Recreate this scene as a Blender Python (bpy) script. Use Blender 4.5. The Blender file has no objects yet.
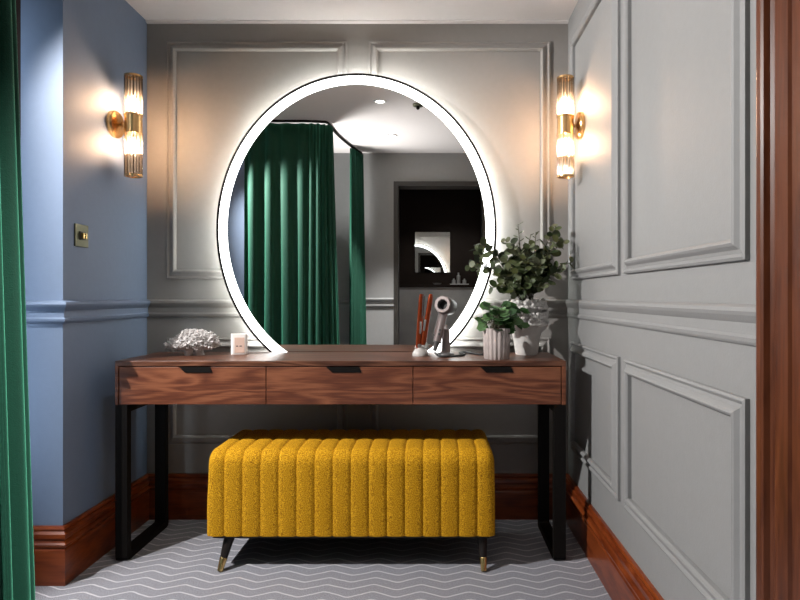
import bpy, bmesh, math, random
from mathutils import Vector, Matrix, noise

random.seed(7)
PI = math.pi
F = 587.0          # focal length in pixels of an 800 px wide frame
EYE = 1.028        # camera height
C = bpy.context.scene.collection

# ------------------------------------------------------------------ camera
cam_d = bpy.data.cameras.new('camera')
cam_d.sensor_width = 36.0
cam_d.lens = F / 800 * 36.0
cam_d.shift_x = -33 / 800
cam_d.shift_y = -4 / 800
cam_d.clip_start = 0.02
cam = bpy.data.objects.new('camera', cam_d)
cam.location = (0, 0, EYE)
cam.rotation_euler = (PI / 2, 0, 0)
C.objects.link(cam)
bpy.context.scene.camera = cam

# ------------------------------------------------------------------ world, exposure
w = bpy.data.worlds.new('world')
bpy.context.scene.world = w
w.use_nodes = True
w.node_tree.nodes['Background'].inputs[0].default_value = (0.6, 0.7, 0.9, 1)
w.node_tree.nodes['Background'].inputs[1].default_value = 0.05
vs = bpy.context.scene.view_settings
vs.view_transform = 'Standard'
vs.look = 'None'
vs.gamma = 1.0
vs.exposure = 0.55
vs.use_curve_mapping = False

# ------------------------------------------------------------------ room lights and added fills
def light(name, kind, loc, target, power, color, size=0.1, spot=None, blend=0.4):
    d = bpy.data.lights.new(name, kind)
    d.energy = power
    d.color = color
    if kind == 'AREA':
        d.shape = 'SQUARE'
        d.size = size
    else:
        d.shadow_soft_size = size
    if spot:
        d.spot_size = math.radians(spot)
        d.spot_blend = blend
    o = bpy.data.objects.new(name, d)
    C.objects.link(o)
    o.location = loc
    o.rotation_euler = (Vector(target) - Vector(loc)).to_track_quat('-Z', 'Y').to_euler()
    return o

light('passage_beam', 'SPOT', (-1.90, 1.30, 2.10), (0.0, 1.98, 0.68), 258, (1.0, 0.98, 0.96), 0.018, 88, 0.35)
wl = light('pier_fill', 'AREA', (-1.66, 1.04, 1.25), (-1.72, 2.1, 1.2), 4, (0.72, 0.85, 1.0), 0.25)  # added bluish fill that brightens the pier; there is no window
wl.data.shape = 'RECTANGLE'; wl.data.size_y = 1.7; wl.data.spread = math.radians(50)
ul = light('ceiling_fill', 'AREA', (-1.05, 0.55, 1.15), (-0.45, 0.66, 2.3), 9, (1.0, 0.97, 0.94), 0.3)  # added upward fill that brightens the ceiling in the mirror; no lamp stands there
ul.data.spread = math.radians(95)
DOWNLIGHTS = [(-0.345, 1.46), (-0.326, 0.64)]
for (x, y) in DOWNLIGHTS:
    if y > 1:      # tilted towards the left end of the desk
        light('downlight_beam', 'SPOT', (x, y, 2.285), (-1.25, 2.42, 0.85), 22, (1.0, 0.96, 0.93), 0.03, 46, 0.9)
    else:
        light('downlight_beam', 'SPOT', (x, y, 2.285), (x, y, 0), 260, (1.0, 0.96, 0.93), 0.03, 64, 0.7)
light('bathroom_fill', 'SPOT', (0.25, -0.9, 2.27), (0.2, -1.1, 0), 16, (1.0, 0.96, 0.92), 0.03, 120, 0.6)  # added unseen spot that brightens the bathroom

# ------------------------------------------------------------------ materials
def nodes(name):
    m = bpy.data.materials.new(name)
    m.use_nodes = True
    nt = m.node_tree
    return m, nt, nt.nodes, nt.links, nt.nodes['Principled BSDF']

def rgba(c):
    return (c[0], c[1], c[2], 1.0)

def plain(name, col, rough=0.5, metal=0.0, var=0.08, scale=30, bump=0.0, bscale=None, spec=0.5):
    m, nt, N, L, b = nodes(name)
    tc = N.new('ShaderNodeTexCoord')
    nz = N.new('ShaderNodeTexNoise')
    nz.inputs['Scale'].default_value = scale
    nz.inputs['Detail'].default_value = 4
    L.new(tc.outputs['Object'], nz.inputs['Vector'])
    mx = N.new('ShaderNodeMix')
    mx.data_type = 'RGBA'
    mx.inputs[6].default_value = rgba([c * (1 - var) for c in col])
    mx.inputs[7].default_value = rgba([min(1, c * (1 + var)) for c in col])
    L.new(nz.outputs['Fac'], mx.inputs[0])
    L.new(mx.outputs[2], b.inputs['Base Color'])
    b.inputs['Roughness'].default_value = rough
    b.inputs['Metallic'].default_value = metal
    b.inputs['Specular IOR Level'].default_value = spec
    if bump:
        n2 = N.new('ShaderNodeTexNoise')
        n2.inputs['Scale'].default_value = bscale or scale
        n2.inputs['Detail'].default_value = 3
        L.new(tc.outputs['Object'], n2.inputs['Vector'])
        bp = N.new('ShaderNodeBump')
        bp.inputs['Strength'].default_value = bump
        bp.inputs['Distance'].default_value = 0.004
        L.new(n2.outputs['Fac'], bp.inputs['Height'])
        L.new(bp.outputs['Normal'], b.inputs['Normal'])
    return m

def emit(name, col, strength):
    m, nt, N, L, b = nodes(name)
    b.inputs['Base Color'].default_value = (0.9, 0.9, 0.9, 1)
    b.inputs['Emission Color'].default_value = rgba(col)
    b.inputs['Emission Strength'].default_value = strength
    return m

def wood(name, dark, mid, light_, scale=(1.0, 9.0, 9.0), rough=0.4, rings=7.0, dist=4.0, spec=0.5):
    m, nt, N, L, b = nodes(name)
    tc = N.new('ShaderNodeTexCoord')
    mp = N.new('ShaderNodeMapping')
    mp.inputs['Scale'].default_value = scale
    L.new(tc.outputs['Object'], mp.inputs['Vector'])
    n1 = N.new('ShaderNodeTexNoise')
    n1.inputs['Scale'].default_value = 1.0
    n1.inputs['Detail'].default_value = 2
    n1.inputs['Distortion'].default_value = 0.6
    L.new(mp.outputs['Vector'], n1.inputs['Vector'])
    mul = N.new('ShaderNodeMath'); mul.operation = 'MULTIPLY'
    mul.inputs[1].default_value = rings
    L.new(n1.outputs['Fac'], mul.inputs[0])
    fr = N.new('ShaderNodeMath'); fr.operation = 'PINGPONG'
    fr.inputs[1].default_value = 0.5
    L.new(mul.outputs[0], fr.inputs[0])
    mp2 = N.new('ShaderNodeMapping')
    mp2.inputs['Scale'].default_value = tuple(s * dist for s in (scale[0] * 1.5, scale[1] * 5, scale[2] * 5))
    L.new(tc.outputs['Object'], mp2.inputs['Vector'])
    n2 = N.new('ShaderNodeTexNoise')
    n2.inputs['Scale'].default_value = 1.0
    n2.inputs['Detail'].default_value = 5
    L.new(mp2.outputs['Vector'], n2.inputs['Vector'])
    ad = N.new('ShaderNodeMath'); ad.operation = 'ADD'
    L.new(fr.outputs[0], ad.inputs[0])
    L.new(n2.outputs['Fac'], ad.inputs[1])
    cr = N.new('ShaderNodeValToRGB')
    e = cr.color_ramp.elements
    e[0].position = 0.3; e[0].color = rgba(dark)
    e[1].position = 1.0; e[1].color = rgba(light_)
    k = e.new(0.65); k.color = rgba(mid)
    L.new(ad.outputs[0], cr.inputs['Fac'])
    L.new(cr.outputs['Color'], b.inputs['Base Color'])
    b.inputs['Roughness'].default_value = rough
    b.inputs['Specular IOR Level'].default_value = spec
    bp = N.new('ShaderNodeBump')
    bp.inputs['Strength'].default_value = 0.08
    bp.inputs['Distance'].default_value = 0.002
    L.new(n2.outputs['Fac'], bp.inputs['Height'])
    L.new(bp.outputs['Normal'], b.inputs['Normal'])
    return m

def island(name, cols, rough=0.55, spec=0.35):
    """leaf colours: one random tone per leaf"""
    m, nt, N, L, b = nodes(name)
    g = N.new('ShaderNodeNewGeometry')
    cr = N.new('ShaderNodeValToRGB')
    e = cr.color_ramp.elements
    e[0].color = rgba(cols[0]); e[1].color = rgba(cols[-1])
    for i, c in enumerate(cols[1:-1]):
        k = e.new((i + 1) / (len(cols) - 1)); k.color = rgba(c)
    L.new(g.outputs['Random Per Island'], cr.inputs['Fac'])
    L.new(cr.outputs['Color'], b.inputs['Base Color'])
    b.inputs['Roughness'].default_value = rough
    b.inputs['Specular IOR Level'].default_value = spec
    return m

def mat_carpet():
    m, nt, N, L, b = nodes('zigzag_carpet')
    tc = N.new('ShaderNodeTexCoord')
    sp = N.new('ShaderNodeSeparateXYZ')
    # a little wobble so the woven lines are not ruled
    nz = N.new('ShaderNodeTexNoise'); nz.inputs['Scale'].default_value = 9
    L.new(tc.outputs['Object'], nz.inputs['Vector'])
    L.new(tc.outputs['Object'], sp.inputs[0])
    def math_(op, a, bb):
        n = N.new('ShaderNodeMath'); n.operation = op
        for i, v in enumerate((a, bb)):
            if v is None: continue
            if isinstance(v, (int, float)): n.inputs[i].default_value = v
            else: L.new(v, n.inputs[i])
        return n.outputs[0]
    ph = math_('MULTIPLY', sp.outputs['X'], 2 * PI / 0.168)
    s1 = math_('SINE', ph, None)
    ph3 = math_('MULTIPLY', ph, 3.0)
    s3 = math_('SINE', ph3, None)
    s3m = math_('MULTIPLY', s3, -0.09)
    tri = math_('ADD', s1, s3m)
    wav = math_('MULTIPLY', tri, 0.0155)
    wob = math_('MULTIPLY', nz.outputs['Fac'], 0.012)
    y1 = math_('ADD', sp.outputs['Y'], wav)
    y2 = math_('ADD', y1, wob)
    yy = math_('DIVIDE', y2, 0.052)
    fr = math_('FRACT', yy, None)
    pp = math_('PINGPONG', fr, 0.5)
    mr = N.new('ShaderNodeMapRange')
    mr.inputs['From Min'].default_value = 0.02
    mr.inputs['From Max'].default_value = 0.09
    mr.inputs['To Min'].default_value = 1.0
    mr.inputs['To Max'].default_value = 0.0
    L.new(pp, mr.inputs['Value'])
    fine = N.new('ShaderNodeTexNoise')
    fine.inputs['Scale'].default_value = 330; fine.inputs['Detail'].default_value = 3
    L.new(tc.outputs['Object'], fine.inputs['Vector'])
    base = N.new('ShaderNodeValToRGB')
    e = base.color_ramp.elements
    e[0].position = 0.3; e[0].color = (0.115, 0.115, 0.13, 1)
    e[1].position = 0.72; e[1].color = (0.36, 0.36, 0.40, 1)
    L.new(fine.outputs['Fac'], base.inputs['Fac'])
    mx = N.new('ShaderNodeMix'); mx.data_type = 'RGBA'
    brk = N.new('ShaderNodeMapRange')
    brk.inputs['From Min'].default_value = 0.36; brk.inputs['From Max'].default_value = 0.58
    brk.inputs['To Min'].default_value = 0.35; brk.inputs['To Max'].default_value = 1.0
    L.new(fine.outputs['Fac'], brk.inputs['Value'])
    L.new(math_('MULTIPLY', mr.outputs[0], brk.outputs[0]), mx.inputs[0])
    L.new(base.outputs['Color'], mx.inputs[6])
    mx.inputs[7].default_value = (0.62, 0.61, 0.64, 1)
    L.new(mx.outputs[2], b.inputs['Base Color'])
    b.inputs['Roughness'].default_value = 0.95
    b.inputs['Specular IOR Level'].default_value = 0.1
    bp = N.new('ShaderNodeBump'); bp.inputs['Strength'].default_value = 0.5; bp.inputs['Distance'].default_value = 0.004
    L.new(fine.outputs['Fac'], bp.inputs['Height'])
    L.new(bp.outputs['Normal'], b.inputs['Normal'])
    return m

def mat_boucle():
    m, nt, N, L, b = nodes('mustard_boucle')
    tc = N.new('ShaderNodeTexCoord')
    n1 = N.new('ShaderNodeTexNoise'); n1.inputs['Scale'].default_value = 380; n1.inputs['Detail'].default_value = 3
    L.new(tc.outputs['Object'], n1.inputs['Vector'])
    cr = N.new('ShaderNodeValToRGB')
    e = cr.color_ramp.elements
    e[0].position = 0.38; e[0].color = (0.20, 0.08, 0.002, 1)
    e[1].position = 0.66; e[1].color = (0.78, 0.445, 0.028, 1)
    k = e.new(0.52); k.color = (0.56, 0.275, 0.006, 1)
    L.new(n1.outputs['Fac'], cr.inputs['Fac'])
    L.new(cr.outputs['Color'], b.inputs['Base Color'])
    b.inputs['Roughness'].default_value = 0.9
    b.inputs['Specular IOR Level'].default_value = 0.15
    b.inputs['Sheen Weight'].default_value = 0.0
    b.inputs['Sheen Tint'].default_value = (1, 0.8, 0.3, 1)
    bp = N.new('ShaderNodeBump'); bp.inputs['Strength'].default_value = 0.6; bp.inputs['Distance'].default_value = 0.004
    L.new(n1.outputs['Fac'], bp.inputs['Height'])
    L.new(bp.outputs['Normal'], b.inputs['Normal'])
    return m

def mat_glass(name, tint=(1, 0.93, 0.84), haze=0.025):
    """thin ribbed glass: mostly see-through, reflecting at glancing angles"""
    m = bpy.data.materials.new(name); m.use_nodes = True
    nt = m.node_tree; N = nt.nodes; L = nt.links
    N.clear()
    out = N.new('ShaderNodeOutputMaterial')
    tr = N.new('ShaderNodeBsdfTransparent'); tr.inputs[0].default_value = rgba(tint)
    tl = N.new('ShaderNodeBsdfTranslucent'); tl.inputs[0].default_value = (1, 0.93, 0.85, 1)
    gl = N.new('ShaderNodeBsdfGlossy'); gl.inputs['Roughness'].default_value = 0.08
    fr = N.new('ShaderNodeFresnel'); fr.inputs[0].default_value = 1.5
    m1 = N.new('ShaderNodeMixShader'); m1.inputs[0].default_value = haze
    m2 = N.new('ShaderNodeMixShader')
    L.new(tr.outputs[0], m1.inputs[1]); L.new(tl.outputs[0], m1.inputs[2])
    L.new(fr.outputs[0], m2.inputs[0]); L.new(m1.outputs[0], m2.inputs[1]); L.new(gl.outputs[0], m2.inputs[2])
    L.new(m2.outputs[0], out.inputs[0])
    return m

M = {}
M['grey'] = plain('grey_wall_paint', (0.218, 0.219, 0.218), 0.6, var=0.05, scale=40, bump=0.12, bscale=220)
M['grey_warm_lit'] = plain('grey_paint_warm_lit', (0.238, 0.222, 0.208), 0.6, var=0.05, scale=40, bump=0.12, bscale=220)  # same grey paint, with the warm sconce light put into its colour
M['blue'] = plain('wall_paint_blue_light', (0.13, 0.175, 0.26), 0.6, var=0.05, scale=40, bump=0.12, bscale=220)  # bluish cast of the light put into the wall colour
M['white'] = plain('white_ceiling_paint', (0.62, 0.585, 0.575), 0.8, var=0.03)
M['carpet'] = mat_carpet()
M['walnut'] = wood('walnut_veneer', (0.060, 0.015, 0.006), (0.112, 0.030, 0.012), (0.21, 0.072, 0.032), (1.2, 8, 8), 0.45, 9, 6.0)
M['walnut2'] = wood('walnut_top_veneer', (0.026, 0.009, 0.005), (0.070, 0.024, 0.012), (0.15, 0.06, 0.032), (1.1, 7, 9), 0.36, 7, 3.0)
M['mahogany'] = wood('red_mahogany', (0.070, 0.011, 0.002), (0.135, 0.024, 0.005), (0.20, 0.042, 0.009), (3, 3, 14), 0.28, 3, 2.0)
M['mahogany_v'] = wood('brown_mahogany', (0.030, 0.008, 0.003), (0.066, 0.017, 0.006), (0.105, 0.030, 0.011), (14, 14, 1.2), 0.36, 3, 2.0, 0.3)
M['dark_door'] = wood('dark_door_wood', (0.008, 0.004, 0.003), (0.014, 0.006, 0.004), (0.022, 0.010, 0.006), (12, 12, 1.2), 0.6, 3, 2.0, 0.2)
M['black_metal'] = plain('black_metal', (0.005, 0.004, 0.0035), 0.6, 0.0, 0.1, spec=0.12)
M['ebony'] = plain('ebonised_wood', (0.012, 0.009, 0.008), 0.4, 0.0, 0.1, spec=0.3)
M['boucle'] = mat_boucle()
M['brass'] = plain('aged_brass', (0.62, 0.40, 0.18), 0.27, 1.0, 0.12, 25)
M['old_brass'] = plain('antique_brass', (0.16, 0.16, 0.11), 0.38, 1.0, 0.15, 40)
M['gold'] = plain('polished_brass', (0.80, 0.58, 0.25), 0.25, 1.0, 0.08, 25)
M['mirror'] = plain('mirror_silver', (0.86, 0.88, 0.88), 0.0, 1.0, 0.0)
M['led'] = emit('frosted_light_band', (0.97, 1.0, 0.98), 3.0)
M['halo'] = emit('led_strip', (0.96, 1.0, 0.97), 24.0)
M['bulb'] = emit('warm_bulb', (1.0, 0.70, 0.49), 540.0)
M['downlight'] = emit('downlight_lens', (1.0, 0.96, 0.9), 4.0)
M['glass'] = mat_glass('ribbed_glass')
M['velvet'] = plain('green_velvet', (0.0025, 0.034, 0.019), 0.75, 0.0, 0.25, 180, 0.25, 420, spec=0.25)
M['velvet'].node_tree.nodes['Principled BSDF'].inputs['Sheen Weight'].default_value = 0.6
M['velvet'].node_tree.nodes['Principled BSDF'].inputs['Sheen Tint'].default_value = (0.12, 0.6, 0.38, 1)
M['coral'] = plain('bleached_coral', (0.56, 0.53, 0.52), 0.85, 0.0, 0.12, 60, 0.4, 260)
M['wax'] = plain('white_wax', (0.80, 0.77, 0.74), 0.5, 0.0, 0.03)
M['label'] = plain('blush_paper_label', (0.62, 0.44, 0.36), 0.7, 0.0, 0.05)
M['ink'] = plain('dark_ink', (0.02, 0.02, 0.03), 0.7, 0.0, 0.05)
M['stone'] = plain('chalky_white_ceramic', (0.52, 0.50, 0.48), 0.85, 0.0, 0.18, 45, 0.35, 160)
M['fluted'] = plain('weathered_fluted_clay', (0.42, 0.36, 0.34), 0.85, 0.0, 0.35, 28, 0.3, 160)
M['soil'] = plain('potting_soil', (0.02, 0.014, 0.01), 0.95, 0.0, 0.4, 90, 0.5, 200)
M['stem'] = plain('green_brown_stem', (0.06, 0.055, 0.03), 0.7, 0.0, 0.2, 60)
M['euca'] = island('eucalyptus_leaf', [(0.010, 0.016, 0.004), (0.024, 0.040, 0.010), (0.056, 0.074, 0.026), (0.042, 0.048, 0.008), (0.13, 0.15, 0.09)])
M['leaf'] = island('fresh_green_leaf', [(0.012, 0.045, 0.010), (0.03, 0.09, 0.02), (0.07, 0.15, 0.045), (0.10, 0.19, 0.08)])
M['copper'] = plain('copper_orange_shell', (0.27, 0.045, 0.012), 0.28, 0.7, 0.35, 60)
M['steel'] = plain('brushed_steel', (0.55, 0.55, 0.54), 0.3, 1.0, 0.1, 60)
M['pale_plastic'] = plain('pale_grey_plastic', (0.42, 0.40, 0.38), 0.4, 0.0, 0.05)
M['grey_plastic'] = plain('iron_grey_plastic', (0.09, 0.085, 0.085), 0.35, 0.0, 0.08)
M['mauve'] = plain('nickel_mauve_metal', (0.30, 0.25, 0.24), 0.32, 0.6, 0.06)
M['rubber'] = plain('black_rubber', (0.01, 0.01, 0.01), 0.6, 0.0, 0.1)
M['tile'] = plain('pale_marble_tile', (0.42, 0.42, 0.41), 0.3, 0.0, 0.25, 6)
M['brown_panel'] = plain('dark_brown_panel', (0.018, 0.011, 0.008), 0.6, 0.0, 0.2, 12, spec=0.2)
M['black_trim'] = plain('black_painted_trim', (0.02, 0.018, 0.016), 0.45, 0.0, 0.1)
M['white_plastic'] = plain('white_plastic', (0.6, 0.6, 0.59), 0.4, 0.0, 0.03)

# ------------------------------------------------------------------ helpers
def world_loc(o):
    v = Vector((0, 0, 0))
    while o is not None:
        v += o.location
        o = o.parent
    return v

def obj(name, bm, mat, parent=None, smooth=False, angle=None):
    """links a bmesh given in world coordinates as one mesh object"""
    off = world_loc(parent) if parent else Vector((0, 0, 0))
    if off.length:
        bmesh.ops.translate(bm, verts=bm.verts, vec=-off)
    bmesh.ops.recalc_face_normals(bm, faces=bm.faces)
    me = bpy.data.meshes.new(name)
    bm.to_mesh(me); bm.free()
    me.materials.append(M[mat])
    if smooth:
        for p in me.polygons: p.use_smooth = True
        if angle:
            me.set_sharp_from_angle(angle=math.radians(angle))
    o = bpy.data.objects.new(name, me)
    C.objects.link(o)
    if parent: o.parent = parent
    return o

def struct(name, bm, mat, parent=None, **k):
    o = obj(name, bm, mat, parent, **k)
    if parent is None: o['kind'] = 'structure'
    return o

def thing(name, label, cat, loc, group=None):
    o = bpy.data.objects.new(name, None)
    o.empty_display_size = 0.05
    C.objects.link(o)
    o.location = loc
    o['label'] = label; o['category'] = cat
    if group: o['group'] = group
    return o

def tag(o, label, cat, group=None):
    o['label'] = label; o['category'] = cat
    if group: o['group'] = group
    return o

def recentre(o):
    """moves a one-mesh thing's origin to its base"""
    me = o.data
    xs = [v.co.x for v in me.vertices]; ys = [v.co.y for v in me.vertices]; zs = [v.co.z for v in me.vertices]
    c = Vector(((min(xs) + max(xs)) / 2, (min(ys) + max(ys)) / 2, min(zs)))
    me.transform(Matrix.Translation(-c)); o.location = c
    return o

def dup(root, loc, label, group=None):
    r = root.copy(); C.objects.link(r); r.location = loc; r['label'] = label
    if group: r['group'] = group
    for ch in list(root.children):
        c = ch.copy(); C.objects.link(c); c.parent = r
        for g in list(ch.children):
            d = g.copy(); C.objects.link(d); d.parent = c
    return r

def add_box(bm, x0, x1, y0, y1, z0, z1, bevel=0.0, seg=2):
    r = bmesh.ops.create_cube(bm, size=1.0)
    vs_ = r['verts']
    for v in vs_:
        v.co = Vector((x0 + (v.co.x + .5) * (x1 - x0), y0 + (v.co.y + .5) * (y1 - y0), z0 + (v.co.z + .5) * (z1 - z0)))
    if bevel:
        es = list({e for v in vs_ for e in v.link_edges})
        bmesh.ops.bevel(bm, geom=es, offset=bevel, segments=seg, profile=0.5, affect='EDGES')

def box(*a, **k):
    bm = bmesh.new(); add_box(bm, *a, **k); return bm

def add_lathe(bm, prof, cx, cy, n=32, rib=0, amp=0.0, axis=None, origin=None, cap=True):
    """prof: list of (r, z).  axis: optional rotation matrix about origin"""
    rings = []
    for (r, z) in prof:
        ring = []
        for i in range(n):
            a = 2 * PI * i / n
            rr = r * (1 + (amp * math.cos(rib * a) if rib else 0))
            p = Vector((rr * math.cos(a), rr * math.sin(a), z))
            if axis is not None:
                p = axis @ p + Vector(origin)
            else:
                p = p + Vector((cx, cy, 0))
            ring.append(bm.verts.new(p))
        rings.append(ring)
    for a, b in zip(rings, rings[1:]):
        for i in range(n):
            bm.faces.new((a[i], a[(i + 1) % n], b[(i + 1) % n], b[i]))
    if cap:
        if prof[0][0] > 1e-6: bm.faces.new(list(reversed(rings[0])))
        if prof[-1][0] > 1e-6: bm.faces.new(rings[-1])
    return rings

def lathe(prof, cx, cy, **k):
    bm = bmesh.new(); add_lathe(bm, prof, cx, cy, **k); return bm

def axis_to(d):
    return Vector(d).to_track_quat('Z', 'Y').to_matrix()

def add_tube(bm, pts, r, n=8, radii=None):
    pts = [Vector(p) for p in pts]
    rings = []
    for i, p in enumerate(pts):
        d = (pts[min(i + 1, len(pts) - 1)] - pts[max(i - 1, 0)]).normalized()
        m = axis_to(d)
        rr = radii[i] if radii else r
        rings.append([bm.verts.new(p + m @ Vector((rr * math.cos(2 * PI * k / n), rr * math.sin(2 * PI * k / n), 0))) for k in range(n)])
    for a, b in zip(rings, rings[1:]):
        # align rings that twist
        best = min(range(n), key=lambda s: sum((a[i].co - b[(i + s) % n].co).length for i in range(n)))
        b[:] = b[best:] + b[:best]
        for i in range(n):
            bm.faces.new((a[i], a[(i + 1) % n], b[(i + 1) % n], b[i]))
    bm.faces.new(list(reversed(rings[0]))); bm.faces.new(rings[-1])

def tube(pts, r, **k):
    bm = bmesh.new(); add_tube(bm, pts, r, **k); return bm

def spline(pts, n=8):
    """Catmull-Rom through pts"""
    P = [Vector(p) for p in pts]
    out = []
    for i in range(len(P) - 1):
        p0 = P[max(i - 1, 0)]; p1 = P[i]; p2 = P[i + 1]; p3 = P[min(i + 2, len(P) - 1)]
        for k in range(n):
            t = k / n
            out.append(0.5 * ((2 * p1) + (p2 - p0) * t + (2 * p0 - 5 * p1 + 4 * p2 - p3) * t * t + (3 * p1 - p0 - 3 * p2 + p3) * t ** 3))
    out.append(P[-1])
    return out

def sweep(path, prof):
    """prof (out, z) swept along a plan polyline with mitred corners; the room is on the right of travel"""
    bm = bmesh.new()
    n = len(path)
    P = [Vector(p) for p in path]
    secs = []
    for i in range(n):
        ds = []
        if i > 0: ds.append((P[i] - P[i - 1]).normalized())
        if i < n - 1: ds.append((P[i + 1] - P[i]).normalized())
        ns = [Vector((d.y, -d.x)) for d in ds]
        nn = sum(ns, Vector((0, 0)))
        nn = nn / nn.length
        nn = nn / max(0.2, nn.dot(ns[0]))
        secs.append([bm.verts.new((P[i].x + nn.x * o, P[i].y + nn.y * o, z)) for (o, z) in prof])
    m = len(prof)
    for a, b in zip(secs, secs[1:]):
        for k in range(m):
            bm.faces.new((a[k], a[(k + 1) % m], b[(k + 1) % m], b[k]))
    bm.faces.new(secs[0]); bm.faces.new(list(reversed(secs[-1])))
    return bm

MOULD = [(0.0, 0.0), (0.0, 0.010), (0.006, 0.013), (0.011, 0.010), (0.014, 0.007), (0.022, 0.009), (0.030, 0.017), (0.036, 0.020), (0.041, 0.018), (0.045, 0.012), (0.045, 0.0)]

def panel_frame(mapf, u0, u1, v0, v1, prof=MOULD):
    bm = bmesh.new()
    loops = []
    for (o, h) in prof:
        loops.append([bm.verts.new(mapf(u, v, h)) for (u, v) in ((u0 + o, v0 + o), (u1 - o, v0 + o), (u1 - o, v1 - o), (u0 + o, v1 - o))])
    for a, b in zip(loops, loops[1:]):
        for k in range(4):
            bm.faces.new((a[k], a[(k + 1) % 4], b[(k + 1) % 4], b[k]))
    return bm

def px(x, y, Y):
    """a pixel of the photograph at depth Y, as a point"""
    return Vector(((x - 433) * Y / F, Y, EYE - (y - 296) * Y / F))

# ------------------------------------------------------------------ the setting
XL, XR, YB, H = -1.324, 0.625, 2.718, 2.30
struct('floor', box(-2.75, 0.80, -1.85, 2.85, -0.06, 0.0), 'carpet')
struct('ceiling', box(-2.75, 0.80, -1.85, 2.85, H, H + 0.06), 'white')
struct('wall_back', box(-1.475, 0.745, YB, YB + 0.1, 0, H), 'grey_warm_lit')
struct('wall_left', box(-1.475, XL, 2.10, YB, 0, H), 'blue')
struct('wall_right', box(XR, XR + 0.12, -0.08, YB, 0, H), 'grey')
# the wall the photographer's doorway is in
DX0, DX1, DZ = -0.32, 0.45, 2.016
bm = bmesh.new()
add_box(bm, -1.45, DX0, -0.08, 0.065, 0, H)
add_box(bm, DX1, XR, -0.08, 0.065, 0, H)
add_box(bm, DX0, DX1, -0.08, 0.065, DZ, H)
struct('wall_front', bm, 'grey')
# passage on the left and curtained corner
struct('wall_passage_end', box(-2.70, -2.60, 0.98, 2.80, 0, H), 'blue')
struct('wall_passage_side', box(-2.60, -1.38, 0.90, 1.00, 0, H), 'blue')
struct('wall_cubicle', box(-1.45, -1.38, 0.065, 0.90, 0, H), 'grey')
struct('beam_blocker', box(-1.90, -1.84, 1.386, 2.26, 0, H), 'blue')  # added unseen partition that keeps the passage beam off the pier
struct('wall_closet', box(-2.60, -1.475, 2.26, 2.36, 0, H), 'blue')
d2 = struct('closet_dark_leaf', box(-1.835, -1.478, 2.215, 2.2595, 0, 2.25, bevel=0.003), 'dark_door')  # dark leaf put in to keep the void beyond the pier dark
# bathroom behind the doorway
struct('wall_bathroom_back', box(-1.0, 0.745, -1.80, -1.70, 0, H), 'brown_panel')
struct('wall_bathroom_left', box(-1.10, -1.0, -1.80, -0.08, 0, H), 'brown_panel')
struct('wall_bathroom_right', box(0.64, 0.745, -1.70, -0.08, 0, H), 'brown_panel')
bm = box(-1.0, 0.64, -1.70, -1.58, 0, 1.13)
for k in range(1, 6):                      # tile joints of the half-height wall
    x = -1.0 + k * 0.3
    add_box(bm, x - 0.002, x + 0.002, -1.583, -1.579, 0, 1.13)
struct('wall_bathroom_tiled', bm, 'tile')
struct('trim_1', box(-1.0, 0.64, -1.70, -1.56, 1.13, 1.16, bevel=0.004), 'brown_panel')

# dado rails
DADO = [(0, 0.930), (0.010, 0.932), (0.016, 0.938), (0.018, 0.946), (0.010, 0.952), (0.010, 0.975), (0.016, 0.980), (0.026, 0.990), (0.030, 0.998), (0.028, 1.006), (0.014, 1.011), (0.0, 1.012)]
def nd(n): return 'trim_%d' % n
struct(nd(2), sweep([(-1.475, 2.2), (-1.475, 2.10), (XL, 2.10), (XL, YB)], DADO), 'blue')
struct(nd(3), sweep([(XL, YB), (XR, YB)], DADO), 'grey_warm_lit')
struct(nd(4), sweep([(XR, YB), (XR, 1.099)], [(o * 0.62, z) for (o, z) in DADO]), 'grey')
struct(nd(5), sweep([(DX0 - 0.03, 0.065), (-1.38, 0.065)], DADO), 'grey')
struct(nd(6), sweep([(-1.38, 1.00), (-2.60, 1.00)], DADO), 'blue')
# picture-frame mouldings
back = lambda u, v, h: (u, YB - h, v)
right = lambda u, v, h: (XR - h, u, v)
left = lambda u, v, h: (XL + h, u, v)
k = 7
for (u0, u1) in ((-1.232, -0.397), (-0.298, 0.542)):
    struct(nd(k), panel_frame(back, u0, u1, 1.105, 2.205), 'grey_warm_lit'); k += 1
    struct(nd(k), panel_frame(back, u0, u1, 0.34, 0.835), 'grey_warm_lit'); k += 1
for (u0, u1) in ((1.157, 1.893), (1.955, 2.625)):
    struct(nd(k), panel_frame(right, u0, u1, 1.10, 2.170), 'grey'); k += 1
    struct(nd(k), panel_frame(right, u0, u1, 0.345, 0.825), 'grey'); k += 1
# small cove where the back wall meets the ceiling
struct(nd(k), sweep([(XL, YB), (XR, YB)], [(0, H - 0.012), (0.012, H - 0.006), (0.014, H), (0, H)]), 'white'); k += 1
# skirting
SKIRT = [(0, 0), (0.020, 0), (0.020, 0.125), (0.016, 0.132), (0.021, 0.138), (0.023, 0.146), (0.017, 0.152), (0.014, 0.160), (0.020, 0.168), (0.020, 0.182), (0.012, 0.190), (0.015, 0.198), (0.010, 0.206), (0, 0.207)]
struct('baseboard_left', sweep([(-1.475, 2.2), (-1.475, 2.10), (XL, 2.10), (XL, YB)], SKIRT), 'mahogany')
struct('baseboard_back', sweep([(XL, YB), (XR, YB)], SKIRT), 'mahogany')
struct('baseboard_right', sweep([(XR, YB), (XR, 1.098)], SKIRT), 'mahogany')
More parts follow.
